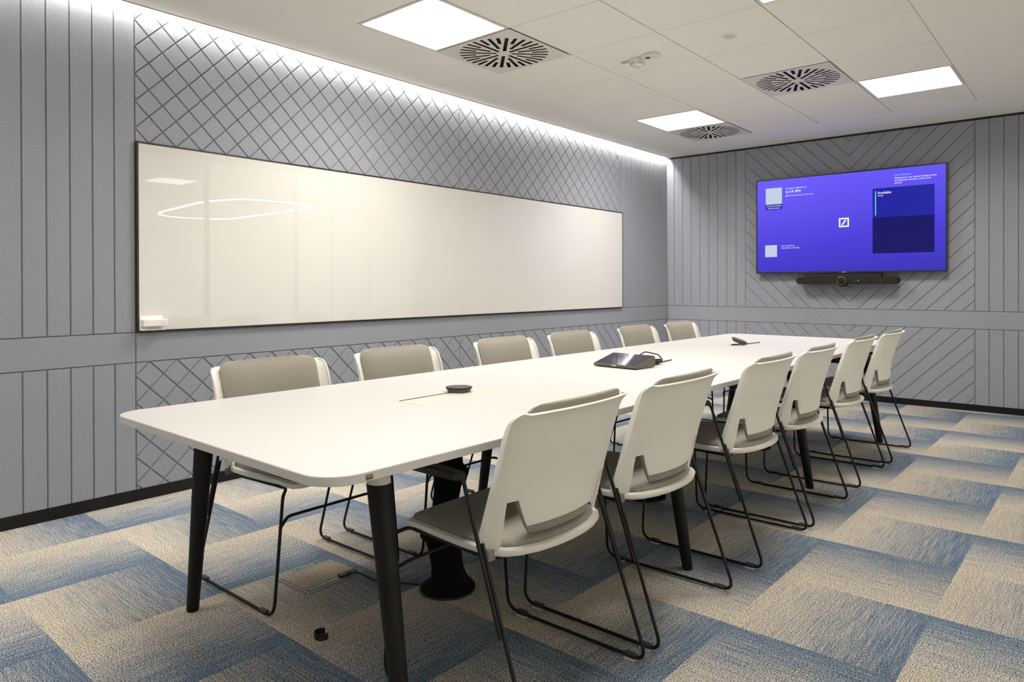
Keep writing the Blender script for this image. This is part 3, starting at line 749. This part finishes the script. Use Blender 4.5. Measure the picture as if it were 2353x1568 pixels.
# ================================================================== CHAIRS
EDGE = lambda z: 0.102+0.314*(z-0.451)
BZ, BV = [0.45, 0.50, 0.55, 0.60, 0.70, 0.805, 0.83], [0.064, 0.062, 0.046, 0.030, 0.022, 0.026, 0.026]
def bv(wv, z): return EDGE(z)+lerp(z, BZ, BV)*(1-(wv/0.2525)**2)
def solidify(bm, t, off, name, smooth):
    me = finish(bm, name); o = bpy.data.objects.new('t', me); COL.objects.link(o)
    s_ = o.modifiers.new('s', 'SOLIDIFY'); s_.thickness = t; s_.offset = off; s_.use_even_offset = True
    b_ = o.modifiers.new('b', 'BEVEL'); b_.width = 0.0016; b_.segments = 2; b_.limit_method = 'ANGLE'; b_.angle_limit = math.radians(55)
    dg = bpy.context.evaluated_depsgraph_get(); m2 = bpy.data.meshes.new_from_object(o.evaluated_get(dg)); bpy.data.objects.remove(o)
    for p in m2.polygons: p.use_smooth = True
    m2.set_sharp_from_angle(angle=math.radians(smooth)); m2.name = name
    return m2
def back_shell():
    bm = B()
    zs = [0.450, 0.470, 0.500, 0.515, 0.535, 0.555, 0.575, 0.60, 0.63, 0.66, 0.70, 0.74, 0.765, 0.785, 0.795, 0.802, 0.8065, 0.8085]
    grid = []
    for z in zs:
        wo = 0.2525 if z < 0.785 else 0.2525-0.0245+math.sqrt(max(0, 0.0245**2-(z-0.785)**2))
        wi = min(lerp(z, [0.45, 0.575], [0.2135, 0.2205]), wo-0.010)
        t = min(lerp(z, [0.50, 0.515, 0.575], [0.150, 0.158, 0.1845]), wi-0.010)
        lip = 0.016*max(0, (z-0.775)/0.033)**2
        cols = [(-wo, -0.015)]+[(a, 0) for a in (-wo, -(wo+wi)/2, -wi, -t, -t*0.75, -t*0.5, -t*0.25, 0, t*0.25, t*0.5, t*0.75, t, wi, (wo+wi)/2, wo)]+[(wo, -0.015)]
        row = []
        for a, dv in cols:
            v = bv(a, z)+dv*lerp(z, [0.76, 0.80], [1, 0.3])+lip*(1 if dv == 0 else 0.55)-0.013*max(0, (abs(a)-wi)/(wo-wi))
            row.append(bm.verts.new((a, v, z)))
        grid.append(row)
    n = len(grid[0])
    for i in range(len(zs)-1):
        for j in range(n-1):
            if zs[i] < 0.574:
                if j in (3, n-5): continue
                if 4 <= j <= n-6 and zs[i] < 0.499: continue
            bm.faces.new((grid[i][j], grid[i][j+1], grid[i+1][j+1], grid[i+1][j]))
    bmesh.ops.delete(bm, geom=[v for v in bm.verts if not v.link_faces], context='VERTS')
    return solidify(bm, 0.006, 0, 'back_shell', 24)
def back_cushion():
    bm = B(); zs = [0.474, 0.480, 0.490, 0.496, 0.501, 0.53, 0.575, 0.62, 0.68, 0.74, 0.775, 0.795, 0.810, 0.820, 0.826]
    N = 16; fr, bk = [], []
    for z in zs:
        hw = lerp(z, [0.474, 0.50, 0.575, 0.62, 0.775, 0.795, 0.810, 0.820, 0.826], [0.132, 0.150, 0.186, 0.211, 0.215, 0.214, 0.209, 0.198, 0.176])
        tz = lerp(z, [0.474, 0.485, 0.51, 0.78, 0.812, 0.826], [0.010, 0.024, 0.030, 0.030, 0.030, 0.016])
        over = lerp(z, [0.474, 0.484, 0.494, 0.500, 0.78, 0.80, 0.815, 0.826], [0.006, 0.010, 0.009, 0.0, 0.0, 0.004, 0.012, 0.004])
        rf, rk = [], []
        for k in range(N+1):
            s_ = -1+2*k/N; a = hw*math.sin(s_*PI/2*0.98)/math.sin(PI/2*0.98)
            e = (1-abs(a/hw)**6)
            vb_ = bv(a, z)-0.0045+over*e
            rf.append(bm.verts.new((a, vb_-tz*(0.25+0.75*e)+0.0, z))); rk.append(bm.verts.new((a, vb_, z)))
        fr.append(rf); bk.append(rk)
    for i in range(len(zs)-1):
        for k in range(N):
            bm.faces.new((fr[i][k], fr[i+1][k], fr[i+1][k+1], fr[i][k+1])); bm.faces.new((bk[i][k], bk[i][k+1], bk[i+1][k+1], bk[i+1][k]))
        bm.faces.new((fr[i][0], bk[i][0], bk[i+1][0], fr[i+1][0])); bm.faces.new((fr[i][N], fr[i+1][N], bk[i+1][N], bk[i][N]))
    for k in range(N):
        bm.faces.new((fr[0][k], fr[0][k+1], bk[0][k+1], bk[0][k])); bm.faces.new((fr[-1][k], bk[-1][k], bk[-1][k+1], fr[-1][k+1]))
    bmesh.ops.recalc_face_normals(bm, faces=bm.faces[:])
    return finish(bm, 'back_cushion', 50)
def seat_outline(n=56):
    half = [(0, -0.272), (0.10, -0.272), (0.165, -0.270), (0.195, -0.260), (0.209, -0.238), (0.216, -0.20), (0.228, -0.10), (0.237, 0.0), (0.238, 0.06), (0.232, 0.10), (0.214, 0.138), (0.18, 0.165), (0.12, 0.187), (0.06, 0.197), (0, 0.200)]
    pts = half+[(-x, y) for x, y in half[-2:0:-1]]
    return [Vector(p) for p in pts]
def seat_layers(specs, name, smooth):
    base = seat_outline(); base = base; bm = B(); loops = []
    for ins, z in specs:
        if ins <= 0.03: ps = inset([tuple(p) for p in base], ins) if ins else base
        else:
            q = inset([tuple(p) for p in base], 0.03); kk = 1-(ins-0.03)/0.20; ps = [Vector((p[0]*kk, -0.03+(p[1]+0.03)*kk)) for p in q]
        loops.append([(p[0], p[1], z-0.016*max(0, min(1, (-0.19-p[1])/0.085))**1.5-0.010*math.cos(min(1.5, abs(p[0])/0.16))*max(0, 1-abs(p[1]+0.03)/0.2)) for p in ps])
    loft(bm, loops); bmesh.ops.recalc_face_normals(bm, faces=bm.faces[:])
    return finish(bm, name, smooth)
def make_chair():
    r = empty('meeting_chair')
    me = seat_layers([(0.05, 0.424), (0.018, 0.426), (0.003, 0.433), (0.0, 0.440), (0.001, 0.4485), (0.006, 0.4505), (0.03, 0.450)], 'seat_shell', 40); link('seat_shell', me, M['plastic_w'], r)
    me = seat_layers([(0.03, 0.4475), (0.020, 0.4505), (0.0185, 0.456), (0.024, 0.4635), (0.042, 0.4685), (0.075, 0.4705), (0.12, 0.471)], 'seat_cushion', 60); link('seat_cushion', me, M['fabric'], r)
    link('back_shell', back_shell(), M['plastic_w'], r)
    link('back_cushion', back_cushion(), M['fabric'], r)
    RR = 0.0056
    for s in (-1, 1):
        pts = [(s*0.190, 0.105, 0.418), (s*0.222, 0.085, 0.420), (s*0.204, -0.236, 0.423), (s*0.236, -0.266, 0.408), (s*0.2725, -0.268, RR+0.004), (s*0.2725, 0.272, RR+0.004), (s*0.2655, 0.107, 0.475)]
        fr = fillet(pts, [0, 0.02, 0.03, 0.022, 0.05, 0.035, 0], 6)
        obj('sled_frame', tube(B(), fr, RR, 8), M['rod'], r, smooth=60)
        ar = [(s*0.2795, 0.272-0.353*0.26, 0.262), (s*0.2765, 0.050, 0.634), (s*0.2765, -0.06, 0.630), (s*0.2765, -0.15, 0.629)]
        arm = obj('arm', tube(B(), fillet(ar, [0, 0.025, 0, 0], 6), RR, 8), M['rod'], r, smooth=60)
        pad = B(); lo = []
        for v, hw, zt in ((0.048, 0.013, 0.640), (0.040, 0.018, 0.645), (-0.03, 0.021, 0.648), (-0.15, 0.019, 0.646), (-0.185, 0.012, 0.640)):
            zb = 0.627
            lo.append([(s*0.2765+a, v, z) for a, z in ((-hw, zb), (hw, zb), (hw, zt-0.004), (hw-0.005, zt), (-hw+0.005, zt), (-hw, zt-0.004))])
        loft(pad, lo); bmesh.ops.recalc_face_normals(pad, faces=pad.faces[:]); obj('arm_pad', pad, M['blackplastic'], arm)
        cl_ = B(); box(cl_, s*0.232-0.014, s*0.232+0.014, 0.096, 0.112, 0.420, 0.452, bev=0.003); obj('back_clamp', cl_, M['clip_grey'], r)
        for v in (-0.205, 0.215):
            g = obj('glide_clip', box(B(), s*0.2725-0.0095, s*0.2725+0.0095, v-0.022, v+0.022, 0.0058, 0.020, bev=0.003), M['blackplastic'], r)
            obj('glide_pad', box(B(), s*0.2725-0.0105, s*0.2725+0.0105, v-0.018, v+0.018, 0.0, 0.0062), M['glide'], g)
    pts = [(-0.2455, -0.266, 0.303), (-0.200, -0.238, 0.326), (0.200, -0.238, 0.326), (0.2455, -0.266, 0.303)]
    obj('cross_bar', tube(B(), fillet(pts, 0.05, 5), RR*0.95, 8), M['rod'], r, smooth=60)
    obj('seat_bar', tube(B(), [(-0.215, 0.095, 0.419), (0.215, 0.095, 0.419)], RR, 8), M['rod'], r, smooth=60)
    return r
def copy_tree(o, parent=None):
    c = o.copy(); COL.objects.link(c); c.parent = parent
    for ch in o.children: copy_tree(ch, c)
    return c
chair = make_chair()
spots = [
 (2.550, 0.045, -PI/2-0.00, 'white-backed chair seen from behind, nearest the camera', 'row seen from behind'),
 (2.556, 0.670, -PI/2, 'second chair from the camera among those seen from behind', 'row seen from behind'),
 (2.568, 1.478, -PI/2, 'third chair from the camera among those seen from behind', 'row seen from behind'),
 (2.580, 2.088, -PI/2, 'fourth chair from the camera among those seen from behind', 'row seen from behind'),
 (2.578, 2.898, -PI/2, 'fifth chair from the camera among those seen from behind, last but one', 'row seen from behind'),
 (2.592, 3.583, -PI/2, 'chair seen from behind that stands farthest off, closest to the wall screen', 'row seen from behind'),
 (1.458, 0.030, PI/2, 'chair with taupe cushion at the whiteboard side, nearest the camera', 'row along the whiteboard'),
 (1.456, 0.702, PI/2, 'second chair from the left along the whiteboard side of the table', 'row along the whiteboard'),
 (1.460, 1.487, PI/2, 'third chair from the left along the whiteboard side of the table', 'row along the whiteboard'),
 (1.462, 2.145, PI/2, 'fourth chair from the left along the whiteboard side of the table', 'row along the whiteboard'),
 (1.460, 2.960, PI/2, 'fifth chair from the left along the whiteboard side of the table', 'row along the whiteboard'),
 (1.468, 3.635, PI/2, 'chair at the whiteboard side farthest off, nearest the room corner', 'row along the whiteboard')]
for k, (x, y, rz, lab, grp) in enumerate(spots):
    c = chair if k == 0 else copy_tree(chair)
    c.location = (x, y, 0); c.rotation_euler = (0, 0, rz); tag(c, lab, 'chair', 'meeting chairs, '+grp)

# ================================================================== UNDER THE TABLE
def column(x, y, lab, seed):
    rnd = random.Random(seed); r = tag(empty('cable_column', (x, y, 0)), lab, 'cable sleeve', 'cable columns under the table')
    segs = [0.0, 0.205, 0.435, 0.665]
    prof0 = [(0.100, 0.0), (0.102, 0.012), (0.088, 0.028), (0.066, 0.05), (0.058, 0.09), (0.060, 0.150), (0.070, 0.185), (0.086, 0.198), (0.084, 0.208), (0.058, 0.228), (0.046, 0.30), (0.050, 0.38), (0.058, 0.418), (0.072, 0.430), (0.070, 0.440), (0.045, 0.462), (0.041, 0.54), (0.050, 0.62), (0.066, 0.66), (0.066, 0.672)]
    bm = B(); lo = []
    for q, (rr, z) in enumerate(prof0):
        sx = 0.012*math.sin(z*14+seed); sy = 0.012*math.cos(z*11+seed)
        k0 = max(0, min(1, z/0.05))
        lo.append([(sx*k0+rr*(1+0.05*math.sin(3*a+z*20)*k0)*math.cos(a), sy*k0+rr*(1+0.05*math.sin(3*a+z*20)*k0)*math.sin(a), z) for a in [2*PI*t/28 for t in range(28)]])
    loft(bm, lo); obj('fabric_sleeve', bm, M['sleevefab'], r, smooth=50)
    obj('base_ring', lathe(B(), [(0.098, 0.0), (0.104, 0.001), (0.104, 0.007), (0.098, 0.010)], 32), M['blackplastic'], r, smooth=40)
    return r
column(1.995, 0.305, 'black fabric cable column under the near end of the table', 1)
column(2.005, 1.760, 'black fabric cable column under the middle of the table', 2)
column(2.020, 3.240, 'black fabric cable column under the far end of the table', 3)

fb = tag(empty('floor_box', (1.5405, 0.065, 0), 0.045), 'metal-framed floor socket box with carpet lid under the table', 'floor box')
f = B(); X, Y = 0.099, 0.124
for a in ((-X, X, -Y, -Y+0.010), (-X, X, Y-0.010, Y), (-X, -X+0.010, -Y+0.010, Y-0.010), (X-0.010, X, -Y+0.010, Y-0.010)): box(f, a[0], a[1], a[2], a[3], -0.001, 0.004, bev=0.0008)
obj('frame', f, M['boxmetal'], fb)
obj('well', box(B(), 0.062, X-0.010, -Y+0.010, Y-0.010, -0.001, 0.0012), M['black_gap'], fb)
lid = link('lid', finish(box(B(), -X+0.012, 0.066, -Y+0.012, Y-0.012, 0.001, 0.007, bev=0.001), 'lid'), M['carpet_lid'], fb, None, (0, 0, 0))
obj('handle_strip', box(B(), 0.067, 0.086, -Y+0.014, 0.03, 0.0012, 0.0055, bev=0.001), M['boxmetal'], fb)
obj('cable_hatch', box(B(), 0.062, 0.090, 0.034, Y-0.012, 0.0012, 0.013, bev=0.002), M['blackplastic'], fb)
cbl = fillet([(1.615, 0.135, 0.012), (1.66, 0.15, 0.022), (1.74, 0.17, 0.006), (1.83, 0.22, 0.005), (1.905, 0.262, 0.005)], 0.06, 6)
tag(obj('power_cable', tube(B(), cbl, 0.0042, 8), M['cable'], None, smooth=60), 'black cable on the carpet from the floor box to the near cable column', 'cable')
st = B(); n = 18; pr = []
for k in range(n+1):
    a = math.radians(60+250*k/n); rr = 0.024+0.004*math.sin(k*0.5)
    p = Vector((rr*math.cos(a), rr*math.sin(a)*0.8)); q = Vector(((rr+0.0022)*math.cos(a), (rr+0.0022)*math.sin(a)*0.8)); h = 0.020
    pr.append([st.verts.new((p.x, p.y, 0)), st.verts.new((q.x, q.y, 0)), st.verts.new((q.x, q.y, h)), st.verts.new((p.x, p.y, h))])
for a, b in zip(pr, pr[1:]):
    for q in range(4): st.faces.new((a[q], a[(q+1) % 4], b[(q+1) % 4], b[q]))
st.faces.new(pr[0]); st.faces.new(pr[-1][::-1]); bmesh.ops.recalc_face_normals(st, faces=st.faces[:])
tag(obj('cable_strap', st, M['strap'], None, loc=(1.945, -0.205, 0), rot=(0, 0, 1.1)), 'curled black strap lying on the carpet under the near table end', 'strap')

# ================================================================== ON THE TABLE
ZT = TH+0.0018
def puck(loc, rot, lab, pucknote):
    r = tag(empty('microphone_pod', loc), lab, 'microphone', 'microphone pods on the table'); r.rotation_euler = rot
    obj('body', lathe(B(), [(0.040, 0.0), (0.043, 0.002), (0.0475, 0.011), (0.049, 0.0135)], 40), M['device2'], r, smooth=35)
    obj('rim', lathe(B(), [(0.049, 0.013), (0.051, 0.0145), (0.051, 0.0175), (0.049, 0.019)], 40), M['device'], r, smooth=35)
    obj('speaker_cloth', lathe(B(), [(0.049, 0.0187), (0.035, 0.0205), (0.018, 0.0212), (0.0, 0.0215)], 40), M['devtop'], r, smooth=40)
    obj('top_mark', box(B(), -0.018, 0.012, 0.030, 0.034, 0.0195, 0.0212), M['grey_tag'], r)
    return r
puck((1.957, 0.408, ZT), (0, 0, 0.7), 'dark round microphone pod lying flat near the front of the table', 1)
puck((1.968, 3.085, ZT+0.0165), (0.05, 0.34, 0.3), 'dark round microphone pod tilted on its cable at the far table end', 2)
def cable(name, pts, lab, r=0.0028):
    return tag(obj(name, tube(B(), fillet(pts, 0.04, 6), r, 7), M['cable'], None, smooth=60), lab, 'cable')
cable('pod_cable', [(1.975, 3.06, ZT+0.004), (1.952, 3.00, ZT+0.003), (1.935, 3.05, ZT+0.003), (1.960, 3.10, ZT+0.003), (2.005, 3.20, ZT+0.004), (2.018, 3.33, ZT+0.003)], 'thin black cable of the tilted microphone pod running into the far flap')
tp = tag(empty('touch_console', (2.015, 1.525, TH+0.0005), -0.075), 'wedge-shaped touch console with dark glossy screen on the table', 'tablet')
wd = B(); hx = 0.128
prof = [(-0.082, 0.004), (-0.085, 0.008), (-0.084, 0.014), (-0.080, 0.0165), (0.082, 0.056), (0.086, 0.054), (0.088, 0.048), (0.088, 0.008), (0.084, 0.003)]
loft(wd, [[(x, y*k, 0.003+(z-0.003)*k if abs(x) > hx-0.003 else z) for y, z in prof] for x, k in ((-hx, 0.97), (-hx+0.004, 1), (hx-0.004, 1), (hx, 0.97))]); bmesh.ops.recalc_face_normals(wd, faces=wd.faces[:])
obj('case', wd, M['device2'], tp, smooth=30)
gl = B()
def on(y): return 0.0165+(y+0.080)*(0.056-0.0165)/0.162
gv = [gl.verts.new((x, y, on(y)+dz)) for dz in (0.0003, 0.0012) for x, y in ((-hx+0.004, -0.078), (hx-0.004, -0.078), (hx-0.004, 0.080), (-hx+0.004, 0.080))]
for fc in ((4, 5, 6, 7), (0, 1, 5, 4), (1, 2, 6, 5), (2, 3, 7, 6), (3, 0, 4, 7)): gl.faces.new([gv[i] for i in fc])
obj('screen_glass', gl, M['tablet'], tp)
obj('front_badge', box(B(), -0.014, 0.012, -0.0862, -0.0845, 0.008, 0.014, bev=0.0006), M['grey_tag'], tp)
for x in (-0.1, 0.1): obj('rubber_foot', box(B(), x-0.012, x+0.012, -0.07, 0.07, 0, 0.0045), M['blackplastic'], tp)
cable('console_cable', [(2.045, 1.612, ZT+0.046), (2.060, 1.655, ZT+0.066), (2.10, 1.725, ZT+0.048), (2.115, 1.752, ZT+0.012), (2.075, 1.70, ZT+0.006), (2.06, 1.66, ZT+0.008), (2.09, 1.67, ZT+0.010), (2.11, 1.72, ZT+0.008), (2.085, 1.80, ZT+0.004), (2.072, 1.92, ZT+0.003)], 'black cable looped behind the touch console and led into the middle flap', 0.0033)
cs = tag(empty('cable_coil', (2.092, 1.690, ZT)), 'small bundled coil of black cable behind the touch console', 'cable')
for k in range(4):
    pts = [(0.034*math.cos(a)+0.004*k-0.006, 0.022*math.sin(a), 0.006+0.006*k+0.003*math.sin(2*a)) for a in [2*PI*t/20 for t in range(21)]]
    obj('cable_loop', tube(B(), pts, 0.0032, 7), M['cable'], cs, smooth=60)
